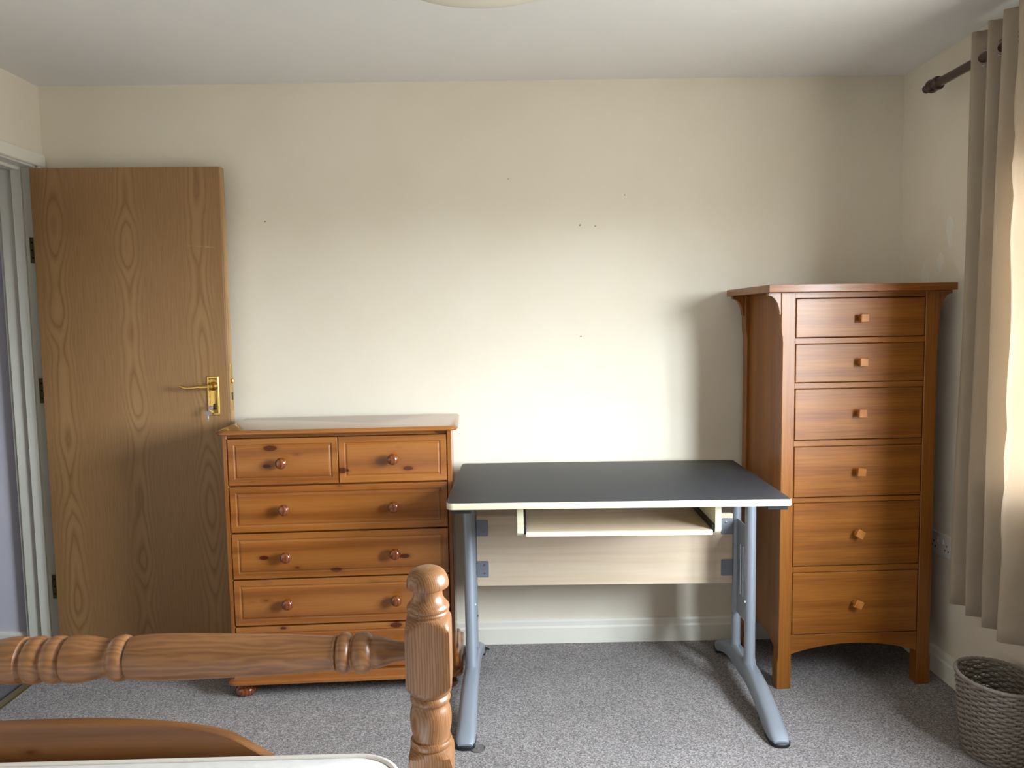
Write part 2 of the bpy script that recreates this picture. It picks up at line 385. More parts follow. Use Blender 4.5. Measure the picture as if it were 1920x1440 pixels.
OY0, OY1, OZ1 = JAMB - DOOR_W - 0.008 - 0.03, JAMB + 0.03, DOOR_H + 0.035
wall_with_holes('wall_left', LEFT - WT + 0.02, LEFT, FRONT, BACK + 0.01, ((OY0, OY1),), -0.0999, OZ1, 'wall')
# lighter filler patches on the right wall
for yy, zz, a, c in ((2.815, 1.66, 0.022, 0.05), (2.87, 1.55, 0.022, 0.03), (2.97, 1.51, 0.030, 0.05)):
    vs = [(0, a * (1 + 0.18 * math.sin(3 * t + yy * 9)) * math.cos(t), c * (1 + 0.2 * math.sin(2 * t + zz * 7)) * math.sin(t)) for t in [2 * PI * i / 24 for i in range(24)]]
    vs2 = [(-0.0006, q[1] * 0.93, q[2] * 0.93) for q in vs]
    o = raw('filler_patch', vs + vs2, [(i, (i + 1) % 24, 24 + (i + 1) % 24, 24 + i) for i in range(24)] + [tuple(range(24, 48))], 'filler', bpy.data.objects['wall_right'], (RIGHT, yy, zz))

# small scuffs and nail marks on the back wall
for xx, zz, a in ((-0.955, 1.775, 0.0035), (0.318, 1.742, 0.0045), (0.380, 1.737, 0.003), (0.318, 1.292, 0.004), (0.50, 1.86, 0.003), (0.03, 1.93, 0.0025)):
    vs = [(a * (1 + 0.4 * math.sin(2 * t)) * math.cos(t), -0.0008 if i else -0.0008, a * 0.7 * math.sin(t)) for i, t in enumerate([2 * PI * i / 10 for i in range(10)])]
    raw('scuff', vs + [(q[0] * 1.05, 0, q[2] * 1.05) for q in vs], [tuple(range(10))] + [(i, (i + 1) % 10, 10 + (i + 1) % 10, 10 + i) for i in range(10)], 'scuff', bpy.data.objects['wall_back'], (xx - bpy.data.objects['wall_back'].location.x, -0.06, zz - bpy.data.objects['wall_back'].location.z))
# baseboards: torus-profile skirting
def skirting(name, p0, p1, inward, mat='gloss'):
    """p0->p1 along the wall foot; inward = unit vector into the room"""
    prof = [(0, 0), (0.016, 0), (0.016, 0.066), (0.0145, 0.070), (0.012, 0.074), (0.0115, 0.092), (0.008, 0.100), (0, 0.102)]
    p0, p1, iv = Vector((*p0, 0)), Vector((*p1, 0)), Vector((*inward, 0)); c = (p0 + p1) / 2; vs = []
    for q in (p0, p1):
        for d, z in prof: vs.append(q - c + iv * d + Vector((0, 0, z)))
    k = len(prof); fs = [(i, i + 1, k + i + 1, k + i) for i in range(k - 1)] + [(k - 1, 0, k, 2 * k - 1), tuple(range(k)), tuple(range(k, 2 * k))]
    return struct(raw(name, vs, fs, mat, None, c, smooth=20))
skirting('baseboard_back', (LEFT, BACK), (RIGHT, BACK), (0, -1))
skirting('baseboard_right', (RIGHT, BACK - 0.014), (RIGHT, FRONT), (-1, 0))
skirting('baseboard_left', (LEFT, OY0 - 0.07), (LEFT, FRONT), (1, 0))
skirting('baseboard_front', (LEFT + 0.016, FRONT), (RIGHT - 0.016, FRONT), (0, 1))

# hallway beyond the open door
HY1 = 3.135
struct(box('floor_hall', HALL_X, LEFT - 0.03, FRONT, HY1, -0.1, -0.004, 'hallfloor', bev=0))
struct(box('wall_hall', HALL_X, LEFT - WT + 0.02, HY1, HY1 + 0.1, -0.1, CEIL + 0.1, 'hallwall', bev=0))
struct(box('ceiling_hall', HALL_X, LEFT - 0.02, FRONT, HY1, CEIL, CEIL + 0.1, 'ceil', bev=0))
struct(box('wall_hall_far', HALL_X - 0.1, HALL_X, FRONT, HY1 + 0.1, -0.1, CEIL + 0.1, 'hallwall', bev=0))
skirting('baseboard_hall', (HALL_X, HY1), (LEFT - WT, HY1), (0, -1))

# door lining, stop and architrave
t1 = struct(empty('trim_1', (LEFT, JAMB, 0)))
def tb(name, x0, x1, y0, y1, z0, z1, mat='gloss', bev=0.002):
    return box(name, x0 - LEFT, x1 - LEFT, y0 - JAMB, y1 - JAMB, z0, z1, mat, t1, bev)
XL = LEFT - WT
jy0 = JAMB - DOOR_W - 0.008
tb('jamb_lining', XL, LEFT, JAMB, JAMB + 0.03, 0, DOOR_H + 0.03)
tb('jamb_lining', XL, LEFT, jy0 - 0.03, jy0, 0, DOOR_H + 0.03)
tb('head_lining', XL, LEFT, jy0, JAMB, DOOR_H, DOOR_H + 0.03)
tb('door_stop', LEFT - 0.088, LEFT - 0.050, JAMB - 0.013, JAMB, 0, DOOR_H)
tb('door_stop', LEFT - 0.088, LEFT - 0.050, jy0, jy0 + 0.013, 0, DOOR_H)
tb('door_stop', LEFT - 0.088, LEFT - 0.050, jy0 + 0.013, JAMB - 0.013, DOOR_H - 0.013, DOOR_H)
tb('architrave', LEFT, LEFT + 0.014, JAMB + 0.006, BACK - 0.002, 0, DOOR_H + 0.006, bev=0.003)
tb('architrave', LEFT, LEFT + 0.014, jy0 - 0.061, jy0 - 0.006, 0, DOOR_H + 0.006, bev=0.003)
tb('architrave', LEFT, LEFT + 0.014, jy0 - 0.061, BACK - 0.002, DOOR_H + 0.006, DOOR_H + 0.058, bev=0.004)
tb('architrave', XL - 0.014, XL, JAMB + 0.006, HY1, 0, DOOR_H + 0.006, bev=0.003)
th = struct(box('trim_2', LEFT - 0.030, LEFT + 0.006, jy0, JAMB, -0.003, 0.006, 'dullbrass', bev=0.003))

# door leaf, open against the back wall
YAWD = 0.028
d1 = struct(empty('door_1', (LEFT + 0.006, JAMB - 0.046, 0.006), YAWD))
LW, LT, LH = 0.729, 0.044, 1.972
leaf = box('leaf', 0, LW - 0.007, 0, LT, 0, LH, 'oak', d1, 0.001)
box('edge_lipping', LW - 0.007, LW, 0.001, LT - 0.001, 0, LH, 'oakedge', d1, 0.001)
# scratch, a shallow pale nick in the veneer
raw('scratch', [(0.585, -0.0003, 1.669), (0.640, -0.0004, 1.664), (0.70, -0.0003, 1.658), (0.70, -0.0003, 1.6605), (0.640, -0.0004, 1.667), (0.585, -0.0003, 1.6700)], [(0, 1, 2, 3, 4, 5)], 'oakedge', leaf, (-(LW - 0.007) / 2, -LT / 2, -LH / 2))
HX = 0.664; HZ0, HZ1 = 0.996, 1.152
plate = slab('handle_plate', -0.0235, 0.0235, -0.078, 0.078, [(0, 0), (0.004, 0), (0.006, 0.003), (0.006, 0.007), (0.0035, 0.009), (0.0045, 0.011)], 'brass', d1, (0.003,) * 4)
plate.location = (HX, 0, (HZ0 + HZ1) / 2); plate.rotation_euler = (PI / 2, 0, 0)
pc = (HZ0 + HZ1) / 2
for dx, dz in ((-0.0125, 0.066), (0.0125, 0.066), (0.0125, -0.064), (-0.0125, -0.064)):
    lathe('screw', [(0.003, 0), (0.003, 0.0015), (0.0012, 0.0018)], 'dullbrass', plate, (dx, dz, 0.0045), seg=10)
lathe('keyhole', [(0.0045, 0), (0.0045, 0.0008)], 'black', plate, (0.002, -0.036, 0.0046), seg=12)
box('keyhole_slot', -0.0005, 0.0045, -0.056, -0.036, 0.0046, 0.0053, 'black', plate, 0)
lv = lathe('lever_boss', [(0.017, 0.0), (0.018, -0.006), (0.016, -0.014), (0.011, -0.020), (0.010, -0.040), (0.012, -0.046), (0.009, -0.052), (0.003, -0.054)], 'brass', d1, (HX + 0.002, -0.004, 1.113), axis='Y', seg=24)
pts = [(0.0, -0.044, 0), (-0.02, -0.046, 0.0), (-0.045, -0.046, 0.001), (-0.07, -0.046, -0.003), (-0.092, -0.046, -0.003), (-0.108, -0.046, 0.003), (-0.116, -0.046, 0.007)]
tube('lever', pts, [0.010, 0.009, 0.0065, 0.0055, 0.0055, 0.0058, 0.0045], 'brass', lv, 12)
box('latch_plate', LW, LW + 0.0015, 0.010, 0.034, 1.01, 1.20, 'brass', d1, 0.0005)
box('latch_bolt', LW + 0.001, LW + 0.011, 0.014, 0.030, 1.122, 1.140, 'brass', d1, 0.003)
box('lock_keep', LW + 0.001, LW + 0.003, 0.015, 0.029, 1.055, 1.085, 'black', d1, 0.0005)
for z in (1.662, 1.104, 0.298):
    h = box('hinge', -0.040, -0.008, 0.0425, 0.0449, z - 0.05, z + 0.05, 'dullbrass', d1, 0.0004)
    for dz in (-0.03, 0.0, 0.03): lathe('screw', [(0.0035, 0), (0.0035, -0.001), (0.001, -0.0012)], 'black', h, (-0.006, -0.0012, dz), axis='Y', seg=10)
    lathe('hinge_knuckle', [(0.005, -0.05), (0.005, 0.05)], 'dullbrass', h, (0.019, -0.002, 0), seg=12)

# key left in the lock with a spare on its ring
c_, s_ = math.cos(YAWD), math.sin(YAWD)
def onDoor(u, v_, z): return (LEFT + 0.006 + u * c_ - v_ * s_, JAMB - 0.046 + u * s_ + v_ * c_, z)
ky = tag(empty('key', onDoor(HX + 0.001, -0.006, 1.038), YAWD), 'steel keys hanging from the brass door lock', 'key')
tube('shank', [(0, 0.010, 0), (0, -0.026, 0)], 0.0022, 'steel', ky, 8)
prism('bow', [(0.008 * math.cos(t) - 0.003, 0.010 * math.sin(t) - 0.003) for t in [2 * PI * i / 14 for i in range(14)]], -0.030, -0.0275, 'steel', ky, 'XZ', 0.0005)
tube('split_ring', [(-0.004 + 0.0115 * math.sin(t) * 0.4, -0.029 + 0.003 * math.cos(t), -0.014 + 0.0115 * math.cos(t)) for t in [2 * PI * i / 24 for i in range(25)]], 0.0010, 'steel', ky, 6)
sp = prism('spare_key', [(-0.016 + 0.012 * math.cos(t), -0.024 + 0.010 * math.sin(t)) for t in [2 * PI * i / 14 for i in range(14)]], -0.031, -0.0285, 'steel', ky, 'XZ', 0.0005)
prism('spare_key_blade', [(-0.019, -0.033), (-0.013, -0.033), (-0.0125, -0.044), (-0.0105, -0.047), (-0.0125, -0.050), (-0.0115, -0.056), (-0.0145, -0.060), (-0.018, -0.056)], -0.0308, -0.0288, 'steel', ky, 'XZ', 0.0003)

# window in the right wall behind the curtain
for k, (wy0, wy1) in enumerate(WINS):
    w1 = struct(empty('window_%d' % (k + 1), (RIGHT + 0.04, (wy0 + wy1) / 2, (WIN_Z0 + WIN_Z1) / 2)))
    HY, HZ = (wy1 - wy0) / 2, (WIN_Z1 - WIN_Z0) / 2
    for a in ((-HY, -HY + 0.03, -HZ, HZ), (HY - 0.03, HY, -HZ, HZ), (-HY + 0.03, HY - 0.03, -HZ, -HZ + 0.03), (-HY + 0.03, HY - 0.03, HZ - 0.03, HZ)):
        box('window_frame', -0.015, 0.015, a[0], a[1], a[2], a[3], 'gloss', w1, 0.003)
    box('mullion', -0.015, 0.015, -0.035, 0.035, -HZ + 0.03, HZ - 0.03, 'gloss', w1, 0.003)
    box('pane', -0.003, 0.003, -HY + 0.025, -0.030, -HZ + 0.025, HZ - 0.025, 'glass', w1, 0)
    box('pane', -0.003, 0.003, 0.030, HY - 0.025, -HZ + 0.025, HZ - 0.025, 'glass', w1, 0)
    box('window_sill', -0.04 - 0.045, -0.015, -HY - 0.03, HY + 0.03, -HZ - 0.024, -HZ, 'gloss', w1, 0.004)

# ================================================================== CHEST OF DRAWERS (orange pine)
ch = tag(empty('chest_of_drawers', (-0.974, 2.726, 0), 0.045), 'wide orange pine chest of drawers with round knobs and bun feet', 'chest of drawers')
mould = [(0.970, 0.010), (0.972, 0.004), (0.976, 0.000), (0.980, 0.000), (0.9835, 0.003), (0.985, 0.006), (0.9865, 0.006), (0.988, 0.009)]
slab('top', -0.052, 0.805, -0.036, 0.352, mould, 'pinetop', ch, (0.035, 0.035, 0.004, 0.004))
for a, c in ((-0.035, -0.0185), (0.7625, 0.779)):
    box('side_panel', a, c, 0.0, 0.345, 0.090, 0.972, 'pinez', ch, 0.003)
box('top_rail', -0.0185, 0.7625, 0.008, 0.026, 0.956, 0.972, 'pine', ch, 0.001)
box('back_panel', -0.0185, 0.7625, 0.335, 0.343, 0.09, 0.972, 'pinez', ch, 0)
for z in (0.783, 0.611, 0.4395, 0.265):
    box('drawer_divider', -0.0185, 0.7625, 0.020, 0.33, z - 0.006, z + 0.006, 'pine', ch, 0)
GR = [(0.0, 0.0015), (0.0015, 0.0), (0.0205, 0.0), (0.0235, 0.0028), (0.0265, 0.0030), (0.0300, 0.0006), (0.034, 0.0)]
KNOB = [(0.010, 0.0), (0.0085, -0.006), (0.0085, -0.012), (0.014, -0.016), (0.0192, -0.022), (0.0205, -0.028), (0.0195, -0.034), (0.0155, -0.039), (0.008, -0.0425), (0.001, -0.043)]
def drawer(x0, x1, z0, z1, knobs):
    d = panel_front('drawer', x0, x1, z0, z1, -0.002, 0.018, 'pine', ch, GR)
    cx, cz = (x0 + x1) / 2, (z0 + z1) / 2
    box('drawer_box', -(x1 - x0) / 2 + 0.008, (x1 - x0) / 2 - 0.008, 0.019, 0.31, -(z1 - z0) / 2 + 0.008, (z1 - z0) / 2 - 0.02, 'maple', d, 0)
    for u, z in knobs: lathe('knob', KNOB, 'knobwood', d, (u - cx, 0.0, z - cz), axis='Y', seg=28)
drawer(-0.0165, 0.3715, 0.7865, 0.9545, [(0.176, 0.868)])
drawer(0.3745, 0.7605, 0.7865, 0.9545, [(0.570, 0.872)])
for z0, z1, zk in ((0.6145, 0.7800, 0.699), (0.4425, 0.6085, 0.526), (0.2690, 0.4370, 0.3535), (0.0970, 0.2625, 0.181)):
    drawer(-0.0165, 0.7605, z0, z1, [(0.179, zk), (0.568, zk)])
slab('plinth', -0.052, 0.804, -0.034, 0.352, [(0.058, 0.004), (0.061, 0.0), (0.070, 0.0), (0.074, 0.004), (0.077, 0.010), (0.084, 0.014), (0.090, 0.016), (0.0945, 0.020)], 'pine', ch, (0.035, 0.035, 0.004, 0.004))
BUN = [(0.020, 0.0), (0.031, 0.003), (0.0385, 0.013), (0.0395, 0.022), (0.036, 0.031), (0.029, 0.036), (0.028, 0.038), (0.033, 0.041), (0.0345, 0.047), (0.031, 0.054), (0.030, 0.0595)]
for u, v_ in ((0.003, 0.030), (0.748, 0.030), (0.003, 0.30), (0.748, 0.30)):
    lathe('foot', BUN, 'knobwood', ch, (u, v_, 0), seg=28)

# ================================================================== TALL CHEST (brown hardwood)
tl = tag(empty('tall_chest_of_drawers', (0.978, 2.703, 0), 0.03), 'tall narrow brown wooden chest with six drawers and square knobs beside curtain', 'chest of drawers')
slab('top', -0.056, 0.612, -0.034, 0.428, [(1.443, 0.001), (1.444, 0), (1.468, 0), (1.469, 0.001)], 'teak', tl)
def post(u0, u1, v0, v1, outer):
    # outer edge steps out at the foot and under the top
    pr = [(0, 0.006), (0.100, 0.006), (0.112, 0.0035), (0.125, 0.002), (1.265, 0.0), (1.285, 0.001), (1.305, 0.0045), (1.325, 0.0055), (1.443, 0.0055)]
    if outer < 0: ol = [(u1, 0)] + [(u1, 1.443)] + [(u0 + 0.006 - d, z) for z, d in reversed(pr)]
    else: ol = [(u0, 1.443), (u0, 0)] + [(u1 - 0.006 + d, z) for z, d in pr]
    prism('post', ol, v0, v1, 'teakz', tl, 'XZ', 0.0018)
post(0.000, 0.0515, 0.0, 0.048, -1); post(0.5205, 0.572, 0.0, 0.048, 1)
post(0.000, 0.0515, 0.365, 0.412, -1); post(0.5205, 0.572, 0.365, 0.412, 1)
for u in (0.016, 0.540):
    ol = [(0.048, 1.443), (0.048, 0.115)] + [(0.048 + 0.317 * t, 0.115 + 0.05 * math.sin(PI * t)) for t in [i / 12 for i in range(1, 12)]] + [(0.365, 0.115), (0.365, 1.443)]
    prism('side_panel', ol, u, u + 0.016, 'teakz', tl, 'YZ', 0.0005)
box('back_panel', 0.0515, 0.5205, 0.385, 0.393, 0.13, 1.443, 'teakz', tl, 0)
DR = [(1.284, 1.420), (1.1245, 1.260), (0.9185, 1.1005), (0.7105, 0.8930), (0.4570, 0.6885), (0.2030, 0.4315)]
KZ = [1.349, 1.194, 1.013, 0.802, 0.578, 0.319]; KR = [0, 0, 0.0, 0.10, 0.50, 0.42]
box('rail', 0.0515, 0.5205, 0.004, 0.026, 1.4225, 1.443, 'teak', tl, 0.001)
for (a0, a1), (b0, b1) in zip(DR[:-1], DR[1:]):
    box('rail', 0.0515, 0.5205, 0.003, 0.30, b1 + 0.0018, a0 - 0.0025, 'teak', tl, 0.001)
ol = [(0.0515, 0.2005), (0.0515, 0.128)] + [(0.0515 + 0.469 * t, 0.128 + 0.036 * math.sin(PI * t) ** 0.8) for t in [i / 24 for i in range(1, 24)]] + [(0.5205, 0.128), (0.5205, 0.2005)]
prism('apron', ol, 0.004, 0.024, 'teak', tl, 'XZ', 0.001)
for (z0, z1), kz, kr in zip(DR, KZ, KR):
    d = panel_front('drawer', 0.0545, 0.5180, z0, z1, 0.002, 0.020, 'teak', tl, [(0, 0.002), (0.002, 0)])
    box('drawer_box', -0.222, 0.222, 0.021, 0.35, -(z1 - z0) / 2 + 0.008, (z1 - z0) / 2 - 0.015, 'maple', d, 0)
    W = 0.0145
    vs = []
    for s_k, t in ((0.0075, 0.0), (0.0075, -0.016), (0.0135, -0.019), (W, -0.021), (W, -0.0325), (W - 0.002, -0.0345)):
        for i, j in ((-1, -1), (1, -1), (1, 1), (-1, 1)): vs.append((i * s_k, t, j * s_k))
    fs = [(r * 4 + i, r * 4 + (i + 1) % 4, r * 4 + 4 + (i + 1) % 4, r * 4 + 4 + i) for r in range(5) for i in range(4)] + [(0, 1, 2, 3), (20, 21, 22, 23)]
    raw('knob', vs, fs, 'teakknob', d, (0.2863 - (0.0545 + 0.5180) / 2, 0.0, kz - (z0 + z1) / 2), rot=(0, kr, 0))
prism('chip', [(0.0072, 0.803), (0.0088, 0.799), (0.0120, 0.792), (0.0100, 0.797)], -0.0004, 0.002, 'maplef', tl, 'XZ', 0)
def corbel(ux, sgn, v0, v1):
    ol = [(ux, 1.443), (ux, 1.362)] + [(ux + sgn * (0.006 + 0.040 * (1 - math.cos(t))), 1.366 + 0.066 * math.sin(t)) for t in [0.5 * PI * i / 8 for i in range(9)]] + [(ux + sgn * 0.046, 1.443)]
    prism('corbel', ol, v0, v1, 'teakz', tl, 'XZ', 0.001)
corbel(0.0010, -1, 0.004, 0.026); corbel(0.0010, -1, 0.382, 0.404); corbel(0.571, 1, 0.004, 0.026); corbel(0.571, 1, 0.382, 0.404)

# ================================================================== DESK
dk = tag(empty('computer_desk', (-0.192, 2.402, 0), -0.024), 'computer desk with charcoal top, pale edging and silver cantilever legs', 'desk')
DW, DD = 1.093, 0.688
dt = slab('desktop', 0, DW, 0, DD, [(0.763, 0.001), (0.764, 0), (0.7840, 0), (0.7845, 0.0008)], 'maplef', dk, (0.024, 0.008, 0.008, 0.024), 5)
o = slab('laminate_surface', 0.0010, DW - 0.0010, 0.0010, DD - 0.001, [(0.7840, 0), (0.7853, 0), (0.7855, 0.0006)], 'charcoal', dt, (0.023, 0.007, 0.007, 0.023), 5)
o.location = (0, 0, 0.7840 - 0.763)
def desk_leg(u, inner):
    lg = empty('leg', (u, 0, 0), 0, dk)
    # arched foot swept front to back
    vs, fs = [], []; K = 40
    for i in range(K + 1):
        v_ = -0.055 + 0.755 * i / K
        if v_ < 0.30: zt = 0.022 + 0.098 * math.sin(0.5 * PI * (v_ + 0.055) / 0.355) ** 0.95
        elif v_ < 0.42: zt = 0.120 - 0.004 * (v_ - 0.30) / 0.12
        else: zt = 0.026 + 0.090 * math.cos(0.5 * PI * (v_ - 0.42) / 0.28) ** 0.95
        thick = 0.048 + 0.010 * math.exp(-((v_ - 0.37) / 0.15) ** 2)
        zb = max(0.0125, zt - thick)
        hw = 0.0315 - 0.006 * math.exp(-((v_ - 0.40) / 0.22) ** 2)
        if i in (0, K): hw *= 0.72; zt = 0.020
        if i in (1, K - 1): hw *= 0.94
        for a, c in ((-1, 0), (-1, 0.55), (-0.82, 0.86), (-0.45, 1), (0.45, 1), (0.82, 0.86), (1, 0.55), (1, 0)): vs.append((a * hw, v_, zb + (zt - zb) * c))
    for j in range(K):
        for i in range(8): fs.append((j * 8 + i, j * 8 + (i + 1) % 8, j * 8 + 8 + (i + 1) % 8, j * 8 + 8 + i))
    fs += [tuple(range(8)), tuple(range(K * 8, K * 8 + 8))]
    raw('foot_bar', vs, fs, 'silver', lg, smooth=45)
    for v0, v1 in ((-0.062, 0.02), (0.64, 0.705)):
        slab('foot_pad', -0.032, 0.032, v0, v1, [(0.0, 0.002), (0.002, 0), (0.011, 0), (0.0135, 0.003)], 'black', lg, (0.026, 0.026, 0.004, 0.004) if v0 < 0.3 else (0.004, 0.004, 0.026, 0.026))
    fu = lathe('front_tube', [(0.0235, 0.100), (0.0225, 0.128), (0.0195, 0.136), (0.019, 0.763)], 'silver', lg, (0, 0.297, 0), seg=24)
    lathe('rear_tube', [(0.019, 0.090), (0.0175, 0.125), (0.0165, 0.130), (0.0165, 0.763)], 'silver', lg, (0, 0.473, 0), seg=24)
    for z in (0.585, 0.405, 0.235): lathe('bolt', [(0.0045, 0), (0.0045, inner * 0.002), (0.002, inner * 0.003)], 'steel', lg, (inner * 0.0155, 0.466, z), axis='X', seg=10)
    lathe('bolt', [(0.0045, 0), (0.0045, inner * 0.002), (0.002, inner * 0.003)], 'plastic', lg, (inner * 0.0185, 0.292, 0.345), axis='X', seg=10)
    # slotted web plate between the two tubes
    ys = [0.310, 0.345, 0.352, 0.377, 0.384, 0.409, 0.416, 0.462]; zs = [0.245, 0.330, 0.520, 0.605]; vs, fs = [], []; ix = {}
    for t, X in enumerate((-0.002, 0.002)):
        for i, Y in enumerate(ys):
            for j, Z in enumerate(zs): ix[t, i, j] = len(vs); vs.append((X, Y, Z))
    hole = lambda i, j: not (0 <= i < 7 and 0 <= j < 3) or (j == 1 and i in (1, 3, 5))
    for i in range(7):
        for j in range(3):
            if hole(i, j): continue
            for t in (0, 1): fs.append((ix[t, i, j], ix[t, i + 1, j], ix[t, i + 1, j + 1], ix[t, i, j + 1]))
            for di, dj, a, c in ((-1, 0, (i, j), (i, j + 1)), (1, 0, (i + 1, j), (i + 1, j + 1)), (0, -1, (i, j), (i + 1, j)), (0, 1, (i, j + 1), (i + 1, j + 1))):
                if hole(i + di, j + dj): fs.append((ix[(0,) + a], ix[(0,) + c], ix[(1,) + c], ix[(1,) + a]))
    raw('web_plate', vs, fs, 'silver', lg)
    box('support_arm', -0.036 if inner > 0 else -0.030, 0.030 if inner > 0 else 0.036, 0.02, 0.64, 0.746, 0.7632, 'black', lg, 0.002)
desk_leg(0.049, 1); desk_leg(1.052, -1)
mp_ = box('modesty_panel', 0.0655, 1.0355, 0.466, 0.482, 0.352, 0.622, 'maple', dk, 0.001)
def bracket(u0, u1, z0, z1, tab):
    b_ = slab('bracket', u0 - (u0 + u1) / 2, u1 - (u0 + u1) / 2, -(z1 - z0) / 2, (z1 - z0) / 2, [(0, 0), (0.0025, 0), (0.003, 0.0005)], 'bracket', dk, (0.004,) * 4, 3)
    b_.location = ((u0 + u1) / 2, 0.4663, (z0 + z1) / 2); b_.rotation_euler = (PI / 2, 0, 0)
    for s_v in (-1, 1): lathe('screw', [(0.004, 0), (0.0035, 0.0018), (0.0015, 0.0026)], 'steel', b_, (tab * 0.006, s_v * 0.016, 0.0028), seg=10)
for z0, z1 in ((0.546, 0.608), (0.386, 0.449)):
    bracket(0.066, 0.110, z0, z1, 1); bracket(0.992, 1.036, z0 - 0.004, z1 - 0.004, -1)
TV0, TV1 = 0.068, 0.43
for u0, u1 in ((0.2245, 0.2455), (0.8690, 0.8890)):
    prism('tray_side', [(TV0, 0.7632), (TV0, 0.668), (TV0 + 0.014, 0.655), (TV1, 0.655), (TV1, 0.7632)], u0, u1, 'maplef', dk, 'YZ', 0.0008)
box('tray_back', 0.2455, 0.8690, TV1 - 0.016, TV1, 0.70, 0.7632, 'maple', dk, 0.0005)
ty = box('keyboard_tray', 0.2540, 0.8610, TV0 + 0.002, TV1 - 0.03, 0.6545, 0.6700, 'maple', dk, 0.0008)
box('edge_band', -0.3035, 0.3035, -0.168, -0.1655, -0.0077, 0.0077, 'maplef', ty, 0.0005)
for u in (0.2455, 0.8610): box('runner', u, u + 0.0082, TV0 + 0.006, TV1 - 0.02, 0.661, 0.688, 'black', dk, 0.001)
for u in (0.2465, 0.8620): lathe('runner_wheel', [(0.008, 0), (0.008, 0.006)], 'steel', dk, (u, TV0 + 0.014, 0.672), axis='X', seg=14)

# ================================================================== BED (footboard, mattress)
BYAW = 0.008
bd = tag(empty('bed', (-0.874, 1.42, 0), BYAW), 'honey pine bed footboard with turned rail and round topped posts', 'bed')
A = 0.0415; PX = 0.722
PROF = []
def ring_(z0, z1, rbase, rmax, k=6):
    for i in range(k + 1):
        t = i / k; PROF.append((rbase + (rmax - rbase) * math.sin(PI * t), z0 + (z1 - z0) * t))
def build_post_profile():
    P_ = [(0.030, 0.0), (0.038, 0.01), (0.040, 0.06), (0.032, 0.14), (0.030, 0.18), (0.038, 0.20), (0.0605, 0.215), (0.0605, 0.525), (0.052, 0.538), (0.0405, 0.546), (0.0375, 0.548)]
    P_ += [(0.0385 + 0.002 * math.sin(PI * i / 5), 0.549 + 0.013 * i / 5) for i in range(6)]
    P_ += [(0.0345, 0.563), (0.0345, 0.566), (0.0375, 0.578), (0.0395, 0.590), (0.0402, 0.603), (0.0392, 0.615), (0.0362, 0.626), (0.0338, 0.631), (0.0338, 0.633)]
    P_ += [(0.0355 + 0.0035 * math.sin(PI * i / 6), 0.634 + 0.016 * i / 6) for i in range(7)]
    P_ += [(0.0365, 0.652), (0.0405, 0.657), (0.0445, 0.662), (0.0505, 0.668), (0.0605, 0.678), (0.0605, 0.782), (0.0540, 0.791), (0.0470, 0.798), (0.0415, 0.8035), (0.0375, 0.806), (0.0375, 0.8075)]
    P_ += [(0.0385, 0.8085), (0.0392, 0.811), (0.0378, 0.8135), (0.0376, 0.8145), (0.0400, 0.817), (0.0407, 0.8205), (0.0395, 0.8245), (0.0358, 0.829), (0.0318, 0.8335), (0.0290, 0.839), (0.0278, 0.845), (0.0277, 0.852), (0.0282, 0.8565), (0.0360, 0.8580), (0.0395, 0.8600), (0.0404, 0.8635)]
    P_ += [(0.0404 * math.cos(t) ** 0.60, 0.8635 + 0.0335 * math.sin(t)) for t in [0.5 * PI * i / 10 for i in range(1, 10)]] + [(0.0012, 0.897)]
    return P_
for sgn in (-1, 1):
    lathe('post', build_post_profile(), 'bedz', bd, (sgn * PX, 0, 0), seg=64, square=A)
# turned top rail, symmetrical about two centre beads
def bead(x0, x1, rb, rm, k=7): return [(rb + (rm - rb) * math.sin(PI * i / k) ** 0.6, x0 + (x1 - x0) * i / k) for i in range(k + 1)]
RP = bead(0.0005, 0.036, 0.0365, 0.0440)
RP += [(0.0375, 0.0375), (0.0425, 0.042), (0.0437, 0.052), (0.0430, 0.068), (0.0405, 0.085), (0.0370, 0.102), (0.0345, 0.112), (0.0340, 0.118), (0.0345, 0.122)]
RP += bead(0.1235, 0.156, 0.0350, 0.0430)
RP += [(0.0385, 0.158), (0.0405, 0.168), (0.0422, 0.190), (0.0428, 0.225), (0.0420, 0.275), (0.0405, 0.33), (0.0385, 0.39), (0.0362, 0.45), (0.0335, 0.505), (0.0318, 0.541), (0.0330, 0.5425), (0.0330, 0.546)]
RP += bead(0.5475, 0.5745, 0.0295, 0.0385) + bead(0.577, 0.614, 0.0290, 0.0388)
RP += [(0.0290, 0.616), (0.0300, 0.619), (0.0295, 0.626), (0.0262, 0.638), (0.0222, 0.650), (0.0192, 0.662), (0.0178, 0.675), (0.0176, 0.690)]
full = [(r, -x) for r, x in reversed(RP)] + RP
lathe('top_rail', full, 'bedx', bd, (0, 0, 0.733), axis='X', seg=40)
